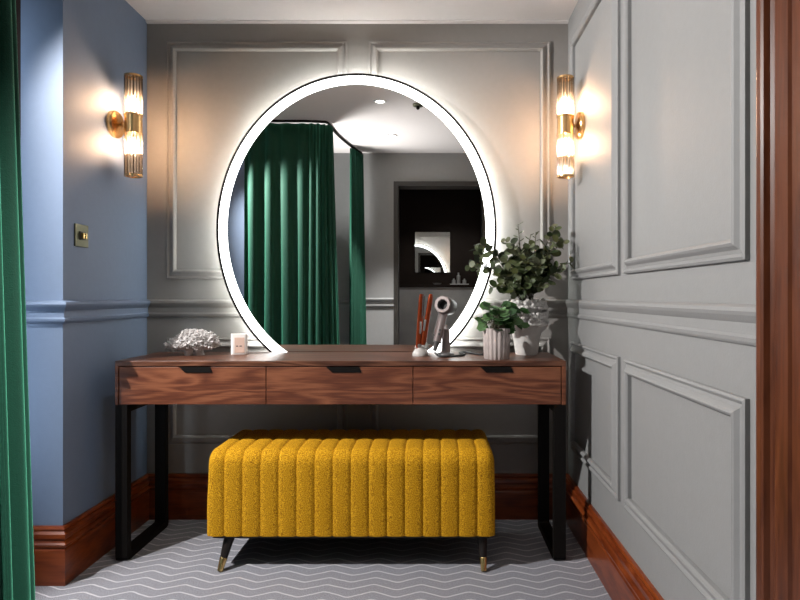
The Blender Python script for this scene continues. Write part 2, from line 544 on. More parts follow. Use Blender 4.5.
# wooden door and casing at the right edge
d1 = struct('door_1', box(XR - 0.006, XR - 0.0005, 0.20, 0.985, 0.0, 2.05), 'dark_door')
CAS = [(1.100, 0.0), (1.100, 0.016), (1.094, 0.023), (1.087, 0.025), (1.076, 0.025), (1.071, 0.022), (1.067, 0.012), (1.059, 0.007), (1.055, 0.011), (1.050, 0.013), (1.016, 0.011), (1.012, 0.006), (0.985, 0.003), (0.985, 0.0)]
bm = bmesh.new()
lo = [bm.verts.new((XR - h, y, 0)) for (y, h) in CAS]
hi = [bm.verts.new((XR - h, y, 2.18)) for (y, h) in CAS]
for i in range(len(CAS)):
    j = (i + 1) % len(CAS)
    bm.faces.new((lo[i], lo[j], hi[j], hi[i]))
bm.faces.new(lo); bm.faces.new(list(reversed(hi)))
struct('trim_%d' % k, bm, 'mahogany_v'); k += 1
# dark lining of the bathroom doorway
bm = bmesh.new()
add_box(bm, DX0 - 0.03, DX0 + 0.012, -0.09, 0.08, 0, DZ + 0.03)
add_box(bm, DX1 - 0.012, DX1 + 0.03, -0.09, 0.08, 0, DZ + 0.03)
add_box(bm, DX0 + 0.012, DX1 - 0.012, -0.09, 0.08, DZ - 0.012, DZ + 0.03)
struct('trim_%d' % k, bm, 'black_trim'); k += 1

# ------------------------------------------------------------------ vanity desk
DXL, DXR, DYF, DYB, DZT, DZB = -1.229, 0.514, 2.268, 2.628, 0.777, 0.607
desk = thing('vanity_desk', 'long walnut vanity desk with three drawers on black metal legs', 'desk', ((DXL + DXR) / 2, (DYF + DYB) / 2, 0))
obj('desk_top', box(DXL, DXR, DYF, DYB, DZT - 0.020, DZT, bevel=0.0015), 'walnut2', desk)
bm = bmesh.new()
add_box(bm, DXL, DXL + 0.012, DYF, DYB, DZB, DZT - 0.020, bevel=0.001)
obj('side_panel', bm, 'walnut', desk)
obj('side_panel', box(DXR - 0.016, DXR, DYF, DYB, DZB, DZT - 0.020, bevel=0.001), 'walnut', desk)
obj('bottom_panel', box(DXL + 0.012, DXR - 0.016, DYF + 0.012, DYB, DZB, DZB + 0.012), 'walnut', desk)
obj('back_panel', box(DXL + 0.012, DXR - 0.016, DYB - 0.012, DYB, DZB + 0.012, DZT - 0.020), 'walnut', desk)
edges = [DXL + 0.0145, (266 - 433) / 258.8, (413 - 433) / 258.8, DXR - 0.0185]
pulls = [(180, 211), (327, 360), (481, 512)]
for i in range(3):
    x0, x1 = edges[i] + 0.0015, edges[i + 1] - 0.0015
    dr = obj('drawer', box(x0, x1, DYF + 0.0008, DYF + 0.019, DZB + 0.002, DZT - 0.0235, bevel=0.001), 'walnut', desk)
    a, b_ = [(p - 433) / 258.8 for p in pulls[i]]
    bm = bmesh.new()
    zt, zb = DZT - 0.0235, DZT - 0.045
    front = [(a - 0.003, zt), (b_ - 0.003, zt), (b_ + 0.006, zb), (a + 0.020, zb)]
    v0 = [bm.verts.new((x, DYF - 0.002, z)) for (x, z) in front]
    v1 = [bm.verts.new((x, DYF + 0.004, z)) for (x, z) in front]
    bm.faces.new(v0); bm.faces.new(list(reversed(v1)))
    for q in range(4):
        bm.faces.new((v0[q], v0[(q + 1) % 4], v1[(q + 1) % 4], v1[q]))
    obj('drawer_pull', bm, 'black_metal', dr)  # flat black plate standing in for the shade of a finger cutout
def sled(x0, x1):
    """closed loop of flat bar in the y-z plane"""
    bm = bmesh.new()
    yf, yb, zt, t = DYF + 0.002, DYB - 0.004, DZB, 0.030
    outer = [(yf, zt), (yf, 0.018), (yf + 0.005, 0.005), (yf + 0.018, 0.0), (yb - 0.018, 0.0), (yb - 0.005, 0.005), (yb, 0.018), (yb, zt)]
    inner = [(yf + t, zt - t), (yf + t, t + 0.006), (yf + t + 0.002, t + 0.002), (yf + t + 0.006, t), (yb - t - 0.006, t), (yb - t - 0.002, t + 0.002), (yb - t, t + 0.006), (yb - t, zt - t)]
    n = len(outer)
    A = [[bm.verts.new((x, y, z)) for (y, z) in outer] for x in (x0, x1)]
    B = [[bm.verts.new((x, y, z)) for (y, z) in inner] for x in (x0, x1)]
    for i in range(n):
        j = (i + 1) % n
        bm.faces.new((A[0][i], A[0][j], B[0][j], B[0][i]))
        bm.faces.new((A[1][j], A[1][i], B[1][i], B[1][j]))
        bm.faces.new((A[0][j], A[0][i], A[1][i], A[1][j]))
        bm.faces.new((B[0][i], B[0][j], B[1][j], B[1][i]))
    return bm
obj('leg_frame', sled(DXL, DXL + 0.046), 'black_metal', desk)
obj('leg_frame', sled(DXR - 0.046, DXR), 'black_metal', desk)

# ------------------------------------------------------------------ channelled bench
BX0, BX1, BYF, BYB, BZ0, BZ1 = -0.849, 0.233, 2.19, 2.59, 0.130, 0.451
bench = thing('upholstered_bench', 'mustard yellow channel-stitched bench on tapered dark legs under the vanity desk', 'bench', ((BX0 + BX1) / 2, (BYF + BYB) / 2, 0))
def rounded_path(r=0.055, seg=7, nf=8, nt=8):
    """profile (y, z, ny, nz) up the front, over the top and down the back"""
    out = []
    for i in range(nf + 1):
        out.append((BYF, BZ0 + (BZ1 - r - BZ0) * i / nf, -1, 0))
    for i in range(1, seg + 1):
        a = PI / 2 * i / seg
        out.append((BYF + r - r * math.cos(a), BZ1 - r + r * math.sin(a), -math.cos(a), math.sin(a)))
    for i in range(1, nt + 1):
        out.append((BYF + r + (BYB - BYF - 2 * r) * i / nt, BZ1, 0, 1))
    for i in range(1, seg + 1):
        a = PI / 2 * i / seg
        out.append((BYB - r + r * math.sin(a), BZ1 - r + r * math.cos(a), math.sin(a), math.cos(a)))
    for i in range(1, nf + 1):
        out.append((BYB, BZ1 - r - (BZ1 - r - BZ0) * i / nf, 1, 0))
    return out
prof = rounded_path()
bm = bmesh.new()
NCH, SUB = 16, 9
cols = []
rs = 0.035                                     # roll at the two ends
for c in range(NCH):
    for s in range(SUB + (1 if c == NCH - 1 else 0)):
        cols.append((c + s / SUB) / NCH)
rows = []
for t in cols:
    x = BX0 + (BX1 - BX0) * t
    f = (t * NCH) % 1.0
    d = 0.007 * (abs(math.sin(PI * f)) ** 0.38) - 0.007
    e = min(x - BX0, BX1 - x)
    shrink = 0.0
    if e < rs:
        shrink = rs - math.sqrt(max(0, rs * rs - (rs - e) ** 2))
    row = []
    for (y, z, ny, nz) in prof:
        topness = min(1.0, max(0.0, (z - BZ0 - 0.12) / (BZ1 - BZ0 - 0.14)))
        off = d - shrink * (0.25 + 0.75 * topness)
        row.append(bm.verts.new((x, y + ny * off, max(BZ0, z + nz * off))))
    rows.append(row)
for a, b in zip(rows, rows[1:]):
    for i in range(len(prof) - 1):
        bm.faces.new((a[i], a[i + 1], b[i + 1], b[i]))
bm.faces.new(rows[0]); bm.faces.new(list(reversed(rows[-1])))
bot = [r[0] for r in rows] + [r[-1] for r in reversed(rows)]
bm.faces.new(bot)
seat = obj('seat_cushion', bm, 'boucle', bench, smooth=True, angle=55)
# seam cord along the right end
sp_ = [(BX1 - 0.010, y - ny * -0.001, z + nz * 0.0) for (y, z, ny, nz) in prof]
obj('base_board', box(BX0 + 0.02, BX1 - 0.02, BYF + 0.02, BYB - 0.02, BZ0 - 0.014, BZ0 + 0.002), 'ebony', bench)
for (sx, xt, xb) in ((-1, -0.772, -0.795), (1, 0.186, 0.190)):
    for (yt, yb) in ((2.232, 2.188), (2.53, 2.555)):
        top = Vector((xt, yt, BZ0 - 0.012)); foot = Vector((xb, yb, 0.0))
        ax = axis_to(top - foot)
        Lh = (top - foot).length
        lg = bmesh.new()
        add_lathe(lg, [(0.0135, 0.048), (0.0205, Lh)], 0, 0, n=20, axis=ax, origin=foot)
        leg = obj('leg', lg, 'ebony', bench, smooth=True, angle=40)
        tp = bmesh.new()
        add_lathe(tp, [(0.0105, 0.003), (0.0145, 0.048), (0.0138, 0.050)], 0, 0, n=20, axis=ax, origin=foot)
        for v in tp.verts: v.co.z = max(v.co.z, 0.0)
        obj('brass_tip', tp, 'gold', leg, smooth=True, angle=40)

# ------------------------------------------------------------------ lit round mirror
MCX, MCZ, MA, MB_, MYF = -0.3447, 1.3277, 0.631, 0.703, 2.645
mir = thing('round_mirror', 'large round wall mirror with glowing white edge above the vanity desk', 'mirror', (MCX, MYF + 0.03, DZT))
NE = 128
def ell(da, y):
    return [Vector((MCX + (MA - da) * math.cos(2 * PI * i / NE), y, MCZ + (MB_ - da) * math.sin(2 * PI * i / NE))) for i in range(NE)]
def ring_bm(loops, closed=False):
    bm = bmesh.new()
    R = [[bm.verts.new(p) for p in l] for l in loops]
    seq = list(zip(R, R[1:])) + ([(R[-1], R[0])] if closed else [])
    for a, b in seq:
        for i in range(NE):
            bm.faces.new((a[i], a[(i + 1) % NE], b[(i + 1) % NE], b[i]))
    return bm
def mobj(name, bm, mat, parent, **k):
    # the flat foot of the mirror stops level with the desk top
    r_ = bmesh.ops.bisect_plane(bm, geom=bm.verts[:] + bm.edges[:] + bm.faces[:], plane_co=(0, 0, DZT - 0.004), plane_no=(0, 0, -1), clear_outer=True)
    bmesh.ops.holes_fill(bm, edges=[e for e in bm.edges if e.is_boundary], sides=0)
    return obj(name, bm, mat, parent, **k)
mobj('mirror_frame', ring_bm([ell(0, MYF - 0.004), ell(0.0095, MYF - 0.004), ell(0.0095, MYF + 0.010), ell(0, MYF + 0.010)], True), 'black_metal', mir, smooth=True, angle=40)
mobj('light_band', ring_bm([ell(0.0095, MYF), ell(0.0095, MYF + 0.008), ell(0.049, MYF + 0.008), ell(0.049, MYF)], True), 'led', mir, smooth=True, angle=40)
bm = bmesh.new()
vs_ = [bm.verts.new(p) for p in ell(0.049, MYF + 0.0005)]; vb = [bm.verts.new(p) for p in ell(0.049, MYF + 0.006)]
bm.faces.new(vs_); bm.faces.new(list(reversed(vb)))
for i in range(NE): bm.faces.new((vs_[i], vs_[(i + 1) % NE], vb[(i + 1) % NE], vb[i]))
mobj('mirror_glass', bm, 'mirror', mir)
mobj('back_case', ring_bm([ell(0.038, MYF + 0.010), ell(0.038, YB - 0.012), ell(0.09, YB - 0.002), ell(0.09, MYF + 0.010)], True), 'white_plastic', mir)
mobj('led_strip', ring_bm([ell(0.008, MYF + 0.0105), ell(0.008, MYF + 0.022), ell(0.020, MYF + 0.022), ell(0.020, MYF + 0.0105)], True), 'halo', mir)

# ------------------------------------------------------------------ wall sconces
def make_sconce(loc, side, label):
    """loc: centre of the back plate on the wall; side: +1 when the wall is on the left"""
    L0 = Vector(loc)
    t = thing('wall_sconce', label, 'wall light', L0, 'brass wall sconces flanking the mirror')
    sx = Vector((side, 0, 0))
    ax = axis_to(sx)
    out = 0.084 if side > 0 else 0.070
    obj('back_plate', (lambda b: (add_lathe(b, [(0.052, 0.0005), (0.056, 0.003), (0.056, 0.016), (0.052, 0.021), (0.020, 0.023), (0.016, 0.026)], 0, 0, n=40, axis=ax, origin=L0), b)[1])(bmesh.new()), 'brass', t, smooth=True, angle=35)
    obj('arm', (lambda b: (add_lathe(b, [(0.0085, 0.022), (0.0085, 0.034), (0.012, 0.036), (0.012, 0.040), (0.007, 0.042), (0.007, out - 0.030)], 0, 0, n=20, axis=ax, origin=L0), b)[1])(bmesh.new()), 'brass', t, smooth=True, angle=35)
    cx, cy, cz = L0.x + side * out, L0.y, L0.z
    obj('collar', lathe([(0.030, cz - 0.040), (0.037, cz - 0.040), (0.037, cz - 0.036), (0.034, cz - 0.034), (0.034, cz + 0.034), (0.037, cz + 0.036), (0.037, cz + 0.040), (0.030, cz + 0.040)], cx, cy, n=40), 'brass', t, smooth=True, angle=35)
    for s, ln in ((1, 0.158), (-1, 0.172)):
        z0, z1 = cz + s * 0.040, cz + s * (0.040 + ln)
        bm = bmesh.new()
        for q in range(14):                        # a cage of slim glass rods
            a = 2 * PI * q / 14
            add_lathe(bm, [(0.0066, min(z0, z1)), (0.0066, max(z0, z1))], cx + 0.0285 * math.cos(a), cy + 0.0285 * math.sin(a), n=14, cap=False)
        sh = obj('glass_shade', bm, 'glass', t, smooth=True)
        # thin end ring and cross bar
        bm = bmesh.new()
        zz = sorted((z1 - s * 0.004, z1 + s * 0.004))
        add_lathe(bm, [(0.030, zz[0]), (0.0355, zz[0]), (0.0355, zz[1]), (0.030, zz[1]), (0.030, zz[0])], cx, cy, n=40, cap=False)
        add_box(bm, cx - 0.031, cx + 0.031, cy - 0.004, cy + 0.004, zz[0] + .001, zz[1] - .001)
        add_lathe(bm, [(0.006, zz[0]), (0.009, (zz[0] + zz[1]) / 2), (0.006, zz[1])], cx, cy, n=16)
        obj('end_cap', bm, 'brass', t, smooth=True, angle=35)
        obj('centre_rod', lathe([(0.0018, min(z0, z1)), (0.0018, max(z0, z1))], cx, cy, n=8), 'brass', t)
        zb0, zb1 = z0 + s * 0.016, z0 + s * 0.076
        lo_, hi_ = min(zb0, zb1), max(zb0, zb1)
        obj('bulb', lathe([(0.004, lo_), (0.0075, lo_ + 0.008), (0.0085, (lo_ + hi_) / 2), (0.0075, hi_ - 0.008), (0.003, hi_)], cx, cy, n=16), 'bulb', t, smooth=True)
    return t
make_sconce((XL, 2.43, 1.738), 1, 'brass wall sconce with two ribbed glass tubes on the blue left wall')
make_sconce((XR, 2.46, 1.742), -1, 'brass wall sconce with two ribbed glass tubes on the grey right wall')

# ------------------------------------------------------------------ light switch
sw = thing('light_switch', 'small square metal light switch on the blue wall below the sconce', 'switch', (XL, 2.205, 1.212))
obj('switch_plate', box(XL, XL + 0.006, 2.164, 2.246, 1.212, 1.296, bevel=0.0015), 'old_brass', sw)
bm = box(XL + 0.005, XL + 0.010, 2.188, 2.222, 1.238, 1.270, bevel=0.001)
rk = obj('rocker', bm, 'black_trim', sw)
for yy in (2.197, 2.213):
    obj('toggle', box(XL + 0.009, XL + 0.019, yy - 0.005, yy + 0.005, 1.242, 1.264, bevel=0.002), 'gold', sw)

# ------------------------------------------------------------------ curtains and track
def curtain_bm(path, z0, z1, folds, amp, flare, thick=0.004, nz=26, seed=1):
    pts = spline([(p[0], p[1], 0) for p in path], 60)
    n = len(pts)
    rnd = random.Random(seed)
    ph = [rnd.uniform(0, 6.28) for _ in range(6)]
    bm = bmesh.new()
    def surf(off):
        g = []
        for j in range(nz + 1):
            t = j / nz                              # 0 top, 1 bottom
            row = []
            for i, p in enumerate(pts):
                u = i / (n - 1)
                d = (pts[min(i + 1, n - 1)] - pts[max(i - 1, 0)]).normalized()
                nn = Vector((d.y, -d.x, 0))
                a = 2 * PI * folds * u + 0.7 * math.sin(2 * PI * 2.3 * u + ph[0]) + 0.5 * math.sin(3 * u * PI * 2 + ph[1] + t * 1.2)
                s = math.sin(a)
                s = math.copysign(abs(s) ** 0.8, s)
                A = amp * (0.55 + 0.65 * t) * (0.8 + 0.35 * math.sin(7 * u + ph[2]))
                disp = A * s + flare * t * (u - 0.0)
                sid = 0.008 * t * math.sin(4 * a * 0.5 + ph[3])
                q = p + nn * (disp + off) + d * sid
                row.append(bm.verts.new((q.x, q.y, z1 + (z0 - z1) * t)))
            g.append(row)
        return g
    A_, B_ = surf(0), surf(thick)
    for g in (A_, B_):
        for r0, r1 in zip(g, g[1:]):
            for i in range(n - 1):
                bm.faces.new((r0[i], r0[i + 1], r1[i + 1], r1[i]))
    for j in range(nz):
        bm.faces.new((A_[j][0], A_[j + 1][0], B_[j + 1][0], B_[j][0]))
        bm.faces.new((A_[j][-1], B_[j][-1], B_[j + 1][-1], A_[j + 1][-1]))
    for i in range(n - 1):
        bm.faces.new((A_[0][i], B_[0][i], B_[0][i + 1], A_[0][i + 1]))
        bm.faces.new((A_[-1][i], A_[-1][i + 1], B_[-1][i + 1], B_[-1][i]))
    return bm
c1 = obj('curtain', curtain_bm([(-1.36, 1.065), (-1.15, 1.065), (-0.92, 1.06), (-0.82, 1.05), (-0.765, 1.01), (-0.752, 0.95)], 0.012, 2.272, 10, 0.030, -0.05, seed=3), 'velvet', smooth=True)
recentre(c1)
tag(c1, 'wide deep green velvet curtain hanging at the left edge, folds seen in the mirror', 'curtain')
c2 = obj('curtain', curtain_bm([(-0.69, 0.36), (-0.66, 0.25), (-0.62, 0.13)], 0.012, 2.272, 6, 0.030, -0.03, seed=5), 'velvet', smooth=True)
recentre(c2)
tag(c2, 'narrow bunched green curtain seen in the mirror beside the grey wall', 'curtain')
trk = spline([(-1.37, 1.065, 2.288), (-1.15, 1.065, 2.288), (-0.92, 1.06, 2.288), (-0.81, 1.045, 2.288), (-0.765, 1.00, 2.288), (-0.745, 0.7, 2.288), (-0.69, 0.36, 2.288), (-0.63, 0.10, 2.288)], 8)
tr = obj('curtain_track', tube(trk, 0.010, n=8), 'black_metal', smooth=True)
recentre(tr); tag(tr, 'black curved curtain track on the ceiling above the green curtains', 'curtain track')

# ------------------------------------------------------------------ ceiling fittings (seen in the mirror)
for i, (x, y) in enumerate(DOWNLIGHTS):
    lb = ['small round recessed downlight nearer the lit mirror frame top in the reflection', 'small round recessed downlight nearer the dark doorway in the reflection'][i]
    t = thing('ceiling_downlight', lb, 'ceiling light', (x, y, H), 'recessed ceiling downlights')
    obj('trim_ring', lathe([(0.030, H - 0.001), (0.045, H - 0.001), (0.043, H - 0.006), (0.032, H - 0.006), (0.030, H - 0.001)], x, y, n=32, cap=False), 'white_plastic', t, smooth=True, angle=35)
    obj('lens', lathe([(0.0295, H - 0.0035), (0.0295, H - 0.001)], x, y, n=32), 'downlight', t)
t = thing('smoke_detector', 'small dark ceiling detector beside the downlights, seen in the mirror', 'detector', (-0.10, 1.40, H))
obj('base', lathe([(0.035, H), (0.035, H - 0.012), (0.028, H - 0.016)], -0.10, 1.40, n=28), 'old_brass', t, smooth=True, angle=35)
obj('sensor', lathe([(0.010, H - 0.016), (0.012, H - 0.030), (0.006, H - 0.036)], -0.10, 1.40, n=20), 'black_metal', t, smooth=True, angle=35)

# ------------------------------------------------------------------ coral ornament
def voro(p, s):
    d, pts = noise.voronoi(p * s, distance_metric='DISTANCE', exponent=2.5)
    return d[0], d[1]
cc = Vector((-1.022, 2.50, 0.832))
coral = thing('coral_ornament', 'white ruffled coral ornament at the left end of the desk', 'ornament', (cc.x, cc.y, DZT))
bm = bmesh.new()
bmesh.ops.create_icosphere(bm, subdivisions=6, radius=1.0)
for v in bm.verts:
    n = v.co.normalized()
    d0, d1 = voro(Vector((n.x * 1.35, n.y, n.z * 0.8)) + Vector((3.1, 1.7, 0.4)), 2.6)
    cup = min(1.0, (d1 - d0) * 2.2)
    ruff = noise.noise(n * 15) * 0.08
    lump = noise.noise(n * 2.2 + Vector((5, 2, 1))) * 0.16
    r = 1.0 + lump + 0.16 * math.sin(min(1, cup * 1.3) * PI) - 0.09 * (1 - cup) + ruff
    zz = n.z * r
    if zz < 0: zz *= 0.55
    taper = 1.0 if n.x > -0.2 else 1.0 - 0.45 * (-0.2 - n.x)
    v.co = Vector((cc.x + n.x * r * 0.098, cc.y + n.y * r * 0.058, cc.z - 0.006 + zz * 0.050 * taper - (0.016 * max(0, -n.x - 0.2))))
rnd = random.Random(4)
surf_pts = [(v.co.copy(), v.normal.copy()) for v in bm.verts]
bm.normal_update()
surf_pts = [(v.co.copy(), v.normal.copy()) for v in bm.verts if v.co.z > cc.z - 0.022 and v.co.y < cc.y + 0.03]
chosen = []
for c_, n_ in rnd.sample(surf_pts, len(surf_pts)):
    if all((c_ - o).length > 0.0115 for o, _ in chosen):
        chosen.append((c_, n_))
for c_, n_ in chosen:                              # open frilled cups
    m = axis_to(n_ + Vector((rnd.uniform(-.4, .4), rnd.uniform(-.5, .1), rnd.uniform(-.3, .3))))
    R_ = rnd.uniform(0.0055, 0.0095)
    ph = rnd.uniform(0, 6)
    loops_ = []
    for (f_, z_, wv) in ((0.45, -0.006, 0), (0.8, 0.002, 0.1), (1.0, 0.006, 0.25), (0.88, 0.0065, 0.25), (0.60, 0.002, 0.1), (0.2, -0.002, 0)):
        lp = []
        for q in range(18):
            a = 2 * PI * q / 18
            rr = R_ * f_ * (1 + wv * 0.8 * math.sin(5 * a + ph) + wv * 0.4 * math.sin(3 * a))
            lp.append(bm.verts.new(c_ + m @ Vector((rr * math.cos(a), rr * math.sin(a), z_ + wv * 0.006 * math.cos(4 * a + ph)))))
        loops_.append(lp)
    for a, b in zip(loops_, loops_[1:]):
        for q in range(18): bm.faces.new((a[q], a[(q + 1) % 18], b[(q + 1) % 18], b[q]))
    bm.faces.new(loops_[-1])
obj('coral_head', bm, 'coral', coral, smooth=True)
bm = bmesh.new()
add_lathe(bm, [(0.016, DZT), (0.019, DZT + 0.010), (0.014, DZT + 0.024), (0.018, DZT + 0.045)], cc.x - 0.012, cc.y - 0.015, n=20)
add_lathe(bm, [(0.022, DZT), (0.019, DZT + 0.010), (0.016, DZT + 0.024), (0.020, DZT + 0.045)], cc.x + 0.028, cc.y - 0.005, n=20)
obj('foot', bm, 'coral', coral, smooth=True, angle=50)

# ------------------------------------------------------------------ candle
kx, ky = (237 - 433) * 2.50 / F, 2.53
candle = thing('candle', 'small white candle jar with a blush label beside the mirror edge', 'candle', (kx, ky, DZT))
bm = bmesh.new()
zt = DZT + 0.088
def sqring(hw, z, r=0.011):
    out = []
    for q, (sx, sy) in enumerate(((1, 1), (-1, 1), (-1, -1), (1, -1))):
        for i in range(6):
            a = PI / 2 * q + PI / 2 * i / 5
            out.append(Vector((kx + sx * (hw - r) + r * math.cos(a), ky + sy * (hw - r) + r * math.sin(a), z)))
    return out
R = [[bm.verts.new(p) for p in sqring(*a)] for a in ((0.032, DZT), (0.034, DZT + 0.003), (0.034, zt), (0.030, zt), (0.030, zt - 0.015))]
m_ = len(R[0])
for a, b in zip(R, R[1:]):
    for i in range(m_): bm.faces.new((a[i], a[(i + 1) % m_], b[(i + 1) % m_], b[i]))
bm.faces.new(list(reversed(R[0]))); bm.faces.new(R[-1])
obj('jar', bm, 'wax', candle, smooth=True, angle=35)
lbl = obj('label', box(kx - 0.019, kx + 0.021, ky - 0.0352, ky - 0.0342, DZT + 0.010, DZT + 0.074), 'label', candle)
bm = box(kx - 0.013, kx - 0.005, ky - 0.0356, ky - 0.0351, DZT + 0.036, DZT + 0.040)
add_box(bm, kx + 0.001, kx + 0.010, ky - 0.0356, ky - 0.0351, DZT + 0.036, DZT + 0.040)
obj('print', bm, 'ink', lbl)
candle.rotation_euler = (0, 0, math.radians(18))
obj('wick', lathe([(0.0012, zt - 0.016), (0.0012, zt - 0.003)], kx, ky, n=8), 'ink', candle)

# ------------------------------------------------------------------ hair straightener on its rest
sy_ = 2.47
st = thing('hair_straightener', 'open copper orange hair straightener standing upright before the mirror', 'hair straightener', ((420 - 433) * sy_ / F, sy_, DZT))
bxs = (420.5 - 433) * sy_ / F
obj('base', lathe([(0.034, DZT), (0.035, DZT + 0.004), (0.033, DZT + 0.014), (0.026, DZT + 0.024), (0.019, DZT + 0.030), (0.018, DZT + 0.034)], bxs, sy_, n=32), 'pale_plastic', st, smooth=True, angle=40)
def bar_bm(p0, p1, w0, w1, th, side):
    """tapered flat arm from p0 to p1, rounded across"""
    p0, p1 = Vector(p0), Vector(p1)
    d = (p1 - p0).normalized()
    sx = Vector((0, 1, 0)).cross(d).normalized()
    bm = bmesh.new()
    secs = []
    N_ = 14
    for i in range(N_ + 1):
        t = i / N_
        c = p0 + (p1 - p0) * t
        ww = (w0 + (w1 - w0) * t) * (1 if 0 < i < N_ else 0.6)
        ring = []
        for k_ in range(12):
            a = 2 * PI * k_ / 12
            ring.append(bm.verts.new(c + sx * (math.copysign(abs(math.cos(a)) ** 0.6, math.cos(a)) * ww) + Vector((0, 1, 0)) * (math.copysign(abs(math.sin(a)) ** 0.6, math.sin(a)) * th)))
        secs.append(ring)
    for a, b in zip(secs, secs[1:]):
        for i in range(12): bm.faces.new((a[i], a[(i + 1) % 12], b[(i + 1) % 12], b[i]))
    bm.faces.new(list(reversed(secs[0]))); bm.faces.new(secs[-1])
    return bm
for (a, b, w0, w1) in (((418.2, 349), (421.0, 294), 0.0125, 0.0085), ((423.0, 345), (431.0, 294), 0.0125, 0.0105)):
    p0, p1 = px(a[0], a[1], sy_), px(b[0], b[1], sy_)
    p0.z = max(p0.z, DZT + 0.016)
    arm = obj('arm', bar_bm(p0, p1, w0, w1, 0.014, 1), 'copper', st, smooth=True, angle=50)
    q0, q1 = p0.lerp(p1, 0.55), p0.lerp(p1, 0.97)
    inn = 1 if a[0] < 420 else -1
    off = Vector((inn * (w1 * 0.9 + 0.002), 0, 0))
    obj('heating_plate', bar_bm(q0 + off, q1 + off, 0.0025, 0.0025, 0.012, 1), 'grey_plastic', arm, smooth=True, angle=50)
    q0, q1 = p0.lerp(p1, 0.28), p0.lerp(p1, 0.50)
    obj('control_strip', bar_bm(q0 + Vector((inn * 0.006, -0.0125, 0)), q1 + Vector((inn * 0.006, -0.0125, 0)), 0.004, 0.004, 0.003, 1), 'steel', arm, smooth=True, angle=50)
hp = px(419.5, 345.5, sy_)
obj('hinge', (lambda b: (add_lathe(b, [(0.007, -0.017), (0.008, -0.016), (0.008, 0.016), (0.007, 0.017)], 0, 0, n=20, axis=axis_to((0, 1, 0)), origin=hp), b)[1])(bmesh.new()), 'steel', st, smooth=True, angle=40)

# ------------------------------------------------------------------ hair dryer leaning in its stand
hy = 2.455
def P(x, y, dy=0.0): return px(x, y, hy + dy)
stand = thing('dryer_stand', 'grey upright stand holding the hair dryer on the desk', 'stand', (P(446, 355).x, hy + 0.02, DZT))
cxs, cys = P(446, 355).x, hy + 0.035
obj('base', lathe([(0.036, DZT), (0.037, DZT + 0.004), (0.034, DZT + 0.010), (0.020, DZT + 0.013)], cxs, cys, n=32), 'grey_plastic', stand, smooth=True, angle=40)
obj('column', lathe([(0.020, DZT + 0.012), (0.017, DZT + 0.05), (0.015, DZT + 0.105), (0.012, DZT + 0.112)], cxs, cys, n=24), 'mauve', stand, smooth=True, angle=40)
dry = thing('hair_dryer', 'grey hair dryer with ring shaped head propped up beside the straightener', 'hair dryer', (P(438, 345).x, hy, DZT + 0.03))
hc = P(445.5, 305.5)
ax = axis_to((-0.35, -0.90, 0.12))
bm = bmesh.new()
add_lathe(bm, [(0.019, 0.030), (0.023, 0.036), (0.033, 0.036), (0.038, 0.030), (0.039, 0.0), (0.037, -0.040), (0.030, -0.044), (0.019, -0.040), (0.019, 0.030)], 0, 0, n=36, axis=ax, origin=hc, cap=False)
head = obj('head', bm, 'grey_plastic', dry, smooth=True, angle=40)
bm = bmesh.new()
add_lathe(bm, [(0.021, 0.0365), (0.022, 0.0400), (0.033, 0.0400), (0.036, 0.0340)], 0, 0, n=36, axis=ax, origin=hc, cap=False)
obj('hollow_shade_disc', (lambda b: (add_lathe(b, [(0.0195, 0.012), (0.0195, 0.014)], 0, 0, n=28, axis=ax, origin=hc), b)[1])(bmesh.new()), 'rubber', head)  # black disc put in to darken the hollow of the head
obj('nozzle_ring', bm, 'mauve', head, smooth=True, angle=40)
h0, h1 = P(444, 313), P(437.2, 341)
obj('handle', tube([h0.lerp(h1, t_) for t_ in (0, .1, .25, .5, .75, 1)], 0.016, n=20, radii=[0.019, 0.0165, 0.016, 0.0158, 0.0160, 0.0165]), 'mauve', dry, smooth=True, angle=50)
h2 = P(434.5, 351)
obj('handle_end', tube([h1, h1.lerp(h2, .15), h1.lerp(h2, .2), h2], 0.018, n=20, radii=[0.0185, 0.0185, 0.012, 0.008]), 'grey_plastic', dry, smooth=True, angle=50)
for q in (0.60, 0.74):
    c_ = h0.lerp(h1, q)
    obj('button', (lambda b: (add_lathe(b, [(0.005, 0.012), (0.005, 0.018), (0.003, 0.019)], 0, 0, n=14, axis=axis_to((0, -1, 0)), origin=c_), b)[1])(bmesh.new()), 'grey_plastic', dry, smooth=True, angle=40)
cb = obj('power_cable', tube(spline([h2 + Vector((0.002, -0.006, -0.006)), (0.028, 2.395, DZT + 0.0045), (0.080, 2.405, DZT + 0.0045), (0.120, 2.440, DZT + 0.0045), (0.135, 2.500, DZT + 0.0045), (0.115, 2.560, DZT + 0.0045), (0.140, 2.585, DZT + 0.0045), (0.170, 2.530, DZT + 0.0045), (0.200, 2.475, DZT + 0.0045), (0.245, 2.500, DZT + 0.0045), (0.285, 2.570, DZT + 0.0045), (0.290, 2.610, DZT + 0.0045)], 8), 0.004, n=8), 'rubber', smooth=True)
recentre(cb); tag(cb, 'black power cable looping over the desk between dryer and pots', 'cable')

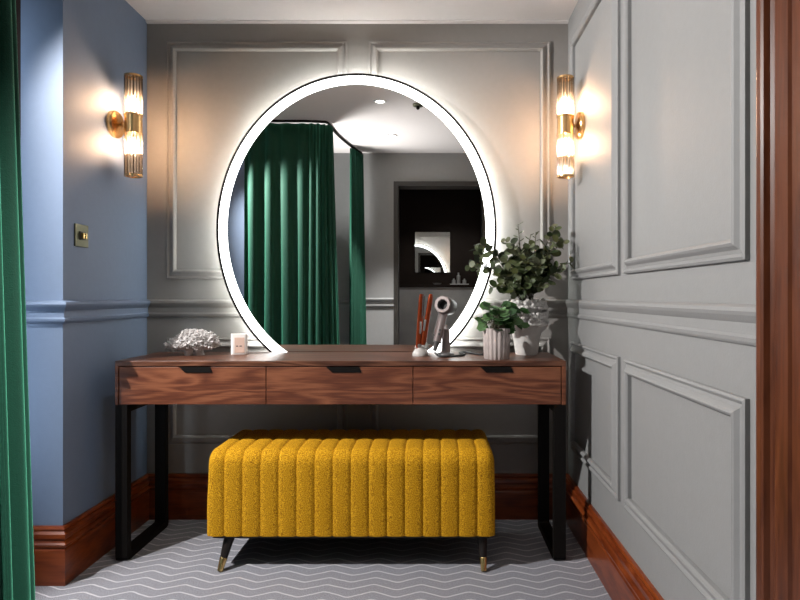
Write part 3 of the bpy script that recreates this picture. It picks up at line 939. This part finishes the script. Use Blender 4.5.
# ------------------------------------------------------------------ plants
def add_leaf(bm, base, d, up, ln, wd, cup=0.15, shape='round', lobes=0):
    """a slightly cupped leaf blade starting at base and pointing along d"""
    d = d.normalized()
    s = d.cross(up)
    if s.length < 1e-4: s = d.cross(Vector((1, 0, 0)))
    s.normalize()
    n = s.cross(d).normalized()
    c = bm.verts.new(base + d * ln * 0.5 - n * cup * wd * 0.5)
    ring = []
    K = 12
    for i in range(K):
        a = 2 * PI * i / K
        rr = 1.0
        if lobes: rr = 1 + 0.12 * math.cos(lobes * a)
        x = math.cos(a) * 0.5 * ln * rr
        wid = math.sin(a) * 0.5 * wd * rr
        if shape == 'lance': wid *= (1 - 0.35 * math.cos(a))
        ring.append(bm.verts.new(base + d * (ln * 0.5 - x) + s * wid + n * cup * wd * 0.35 * abs(math.sin(a))))
    for i in range(K):
        bm.faces.new((c, ring[i], ring[(i + 1) % K]))

def keep(p, y_max=2.66, x_max=0.60):
    return Vector((min(p.x, x_max), min(p.y, y_max), p.z))

# urn with eucalyptus
ux, uy = (526.5 - 433) * 2.53 / F, 2.53
urn = thing('potted_plant', 'bushy eucalyptus in a rough white footed urn at the right end of the desk', 'plant', (ux, uy, DZT))
body = obj('urn', lathe([(0.046, DZT), (0.048, DZT + 0.006), (0.054, DZT + 0.05), (0.064, DZT + 0.095), (0.075, DZT + 0.118), (0.086, DZT + 0.128), (0.082, DZT + 0.138), (0.066, DZT + 0.150), (0.066, DZT + 0.232), (0.058, DZT + 0.232), (0.058, DZT + 0.215)], ux, uy, n=40), 'stone', urn, smooth=True, angle=50)
bm = bmesh.new()
rnd = random.Random(11)
for ringk in range(8):                             # knobbly encrusted collar
    z = DZT + 0.142 + ringk * 0.0125 + rnd.uniform(-.003, .003)
    nb = 30
    for i in range(nb):
        a = 2 * PI * (i + 0.5 * (ringk % 2)) / nb + rnd.uniform(-.06, .06)
        rr = 0.072 + 0.010 * math.sin(PI * (ringk + 0.4) / 8) + rnd.uniform(-.003, .003)
        z += rnd.uniform(-.003, .003)
        r = bmesh.ops.create_icosphere(bm, subdivisions=2, radius=rnd.uniform(0.006, 0.0115))
        for v in r['verts']:
            v.co += noise.noise_vector(v.co * 190 + Vector((i, ringk, 0))) * 0.0045
            v.co += Vector((ux + rr * math.cos(a), uy + rr * math.sin(a), z))
obj('collar', bm, 'stone', body, smooth=True)
for s in (-1, 1):                                  # little scroll lugs under the collar
    bm = tube(spline([(ux + s * 0.060, uy, DZT + 0.10), (ux + s * 0.082, uy, DZT + 0.122), (ux + s * 0.089, uy, DZT + 0.142), (ux + s * 0.078, uy, DZT + 0.150)], 6), 0.008, n=10)
    obj('lug', bm, 'stone', body, smooth=True)
obj('soil', lathe([(0.0575, DZT + 0.216), (0.0575, DZT + 0.224), (0.02, DZT + 0.230)], ux, uy, n=28), 'soil', urn)
tips = [(474, 262, -.06, 0), (480, 243, -.04, 0), (486, 250, .02, 0), (490, 288, -.08, 0), (499, 268, -.10, 0), (505, 240, .0, 0), (512, 243, -.05, 0),
        (516, 262, -.12, 0), (522, 250, .05, 0), (530, 244, -.05, 0), (540, 262, -.12, 0), (548, 250, -.02, 0), (556, 226, .02, 0), (559, 240, -.05, 0),
        (566, 240, .04, 0), (572, 262, -.03, 0), (560, 272, -.10, 0), (549, 284, -.12, 0), (512, 284, -.14, 0), (530, 282, -.15, 0), (500, 284, .02, 0), (545, 270, .06, 0),
        (535, 258, .08, 0), (518, 272, -.13, 0), (506, 258, -.06, 0), (524, 290, -.13, 0), (508, 268, .06, 0), (528, 266, -.14, 0), (536, 274, -.13, 0), (545, 262, .0, 0), (552, 268, -.05, 0), (500, 276, -.11, 0), (516, 252, -.08, 0), (538, 250, .05, 0), (526, 258, -.1, 0), (542, 288, -.14, 0), (514, 292, -.12, 0),
        (518, 224, -.02, 1), (531, 234, .03, 1), (536, 232, -.02, 1)]
st_bm, lf_bm = bmesh.new(), bmesh.new()
rnd = random.Random(5)
root0 = Vector((ux, uy, DZT + 0.222))
for (tx, ty, dy, thin) in tips:
    tip = keep(px(tx, ty, uy + dy))
    b0 = root0 + Vector((rnd.uniform(-.03, .03), rnd.uniform(-.03, .03), 0))
    mid = b0.lerp(tip, 0.5) + Vector((rnd.uniform(-.01, .01), 0, 0.035))
    pts = [keep(p, 2.67) for p in spline([b0, mid, tip], 7)]
    add_tube(st_bm, pts, 0.0018, n=5)
    L_ = (tip - b0).length
    n_l = int(5 + L_ * (28 if not thin else 22))
    for q in range(n_l):
        t = 0.30 + 0.70 * (q + 0.5) / n_l
        f = t * (len(pts) - 1)
        i = min(int(f), len(pts) - 2)
        p = pts[i].lerp(pts[i + 1], f - i)
        d = (pts[i + 1] - pts[i]).normalized()
        a = q * 2.4 + rnd.uniform(-.4, .4)
        m = axis_to(d)
        o = (m @ Vector((math.cos(a), math.sin(a), 0))) + d * 0.5
        if thin:
            ln, wd, sh = rnd.uniform(.022, .032), rnd.uniform(.005, .008), 'lance'
        else:
            ln = rnd.uniform(.036, .054) * (1.1 - 0.4 * t); wd = ln * rnd.uniform(.75, 1.0); sh = 'round'
        if p.x + o.normalized().x * ln > 0.612: o.x = -abs(o.x)
        if p.y + o.normalized().y * ln > 2.675: o.y = -abs(o.y)
        up = Vector((rnd.uniform(-.5, .5), rnd.uniform(-1, -.1), rnd.uniform(.1, 1)))
        add_leaf(lf_bm, p, o, up, ln, wd, rnd.uniform(.1, .3), sh)
obj('stems', st_bm, 'stem', urn, smooth=True)
obj('foliage', lf_bm, 'euca', urn, smooth=True)

# fluted pot with a small leafy plant
qx, qy = (496.5 - 433) * 2.352 / F, 2.352
pot = thing('potted_plant', 'small bright leafy plant in a fluted clay pot in front of the urn', 'plant', (qx, qy, DZT))
bm = bmesh.new()
add_lathe(bm, [(0.047, DZT), (0.049, DZT + 0.003), (0.0535, DZT + 0.118), (0.052, DZT + 0.122)], qx, qy, n=144, rib=18, amp=0.035, cap=False)
rg = add_lathe(bm, [(0.047, DZT + 0.122), (0.046, DZT + 0.09)], qx, qy, n=144, cap=True)
obj('pot', bm, 'fluted', pot, smooth=True, angle=60)
obj('soil', lathe([(0.0455, DZT + 0.098), (0.0455, DZT + 0.106), (0.02, DZT + 0.110)], qx, qy, n=28), 'soil', pot)
st_bm, lf_bm = bmesh.new(), bmesh.new()
rnd = random.Random(21)
root0 = Vector((qx, qy, DZT + 0.107))
for q in range(78):
    tx = rnd.gauss(499, 11); ty = rnd.gauss(317, 7)
    tx = max(478, min(523, tx)); ty = max(305, min(333, ty))
    dy = rnd.uniform(-.07, .06)
    tip = px(tx, ty, qy + dy)
    b0 = root0 + Vector((rnd.uniform(-.025, .025), rnd.uniform(-.025, .025), 0))
    mid = b0.lerp(tip, 0.5) + Vector((0, 0, 0.03))
    add_tube(st_bm, spline([b0, mid, tip], 5), 0.0013, n=5)
    ln = rnd.uniform(.034, .050)
    o = Vector((tip.x - qx, tip.y - qy, 0)).normalized() * 0.9 + Vector((rnd.uniform(-.4, .4), rnd.uniform(-.4, .4), rnd.uniform(-.6, .3)))
    add_leaf(lf_bm, tip - o.normalized() * ln * 0.3, o, Vector((rnd.uniform(-.3, .3), -0.7, 0.8)), ln, ln * rnd.uniform(.85, 1.05), rnd.uniform(.05, .3), 'round', 5)
obj('stems', st_bm, 'stem', pot, smooth=True)
obj('foliage', lf_bm, 'leaf', pot, smooth=True)

# ------------------------------------------------------------------ bathroom seen through the doorway in the mirror
bmr = thing('bathroom_mirror', 'square mirror on the dark bathroom wall, seen inside the round mirror', 'mirror', (-0.006, -1.68, 1.306))
obj('mirror_glass', box(-0.214, 0.202, -1.686, -1.680, 1.310, 1.787), 'mirror', bmr)
bm = bmesh.new()
add_box(bm, -0.218, 0.206, -1.699, -1.686, 1.306, 1.791, bevel=0.002)
obj('mirror_frame', bm, 'black_metal', bmr)
tray = tag(obj('tray', box(0.20, 0.42, -1.66, -1.58, 1.16, 1.172, bevel=0.003), 'white_plastic'), 'small pale tray on the dark bathroom ledge seen in the mirror', 'tray')
recentre(tray)
for i, (x, h_) in enumerate(((0.245, 0.06), (0.30, 0.13), (0.37, 0.06))):
    t = tag(obj('toiletry_bottle', lathe([(0.020, 1.1725), (0.022, 1.176), (0.022, 1.172 + h_ * 0.7), (0.009, 1.172 + h_ * 0.8), (0.009, 1.172 + h_), (0.006, 1.172 + h_ + .002)], x, -1.62, n=20), 'tile', smooth=True, angle=40),
            ['short toiletry bottle at the left of the reflected bathroom tray', 'tall toiletry bottle in the middle of the reflected bathroom tray', 'short toiletry bottle at the right of the reflected bathroom tray'][i], 'bottle', 'bottles on the bathroom tray')
    recentre(t)
dsh = tag(obj('soap_dish', lathe([(0.02, 1.1605), (0.04, 1.166), (0.052, 1.180), (0.048, 1.180), (0.036, 1.170)], 0.05, -1.615, n=28), 'white_plastic', smooth=True, angle=50), 'small white dish on the bathroom ledge below the square mirror', 'dish')
recentre(dsh)
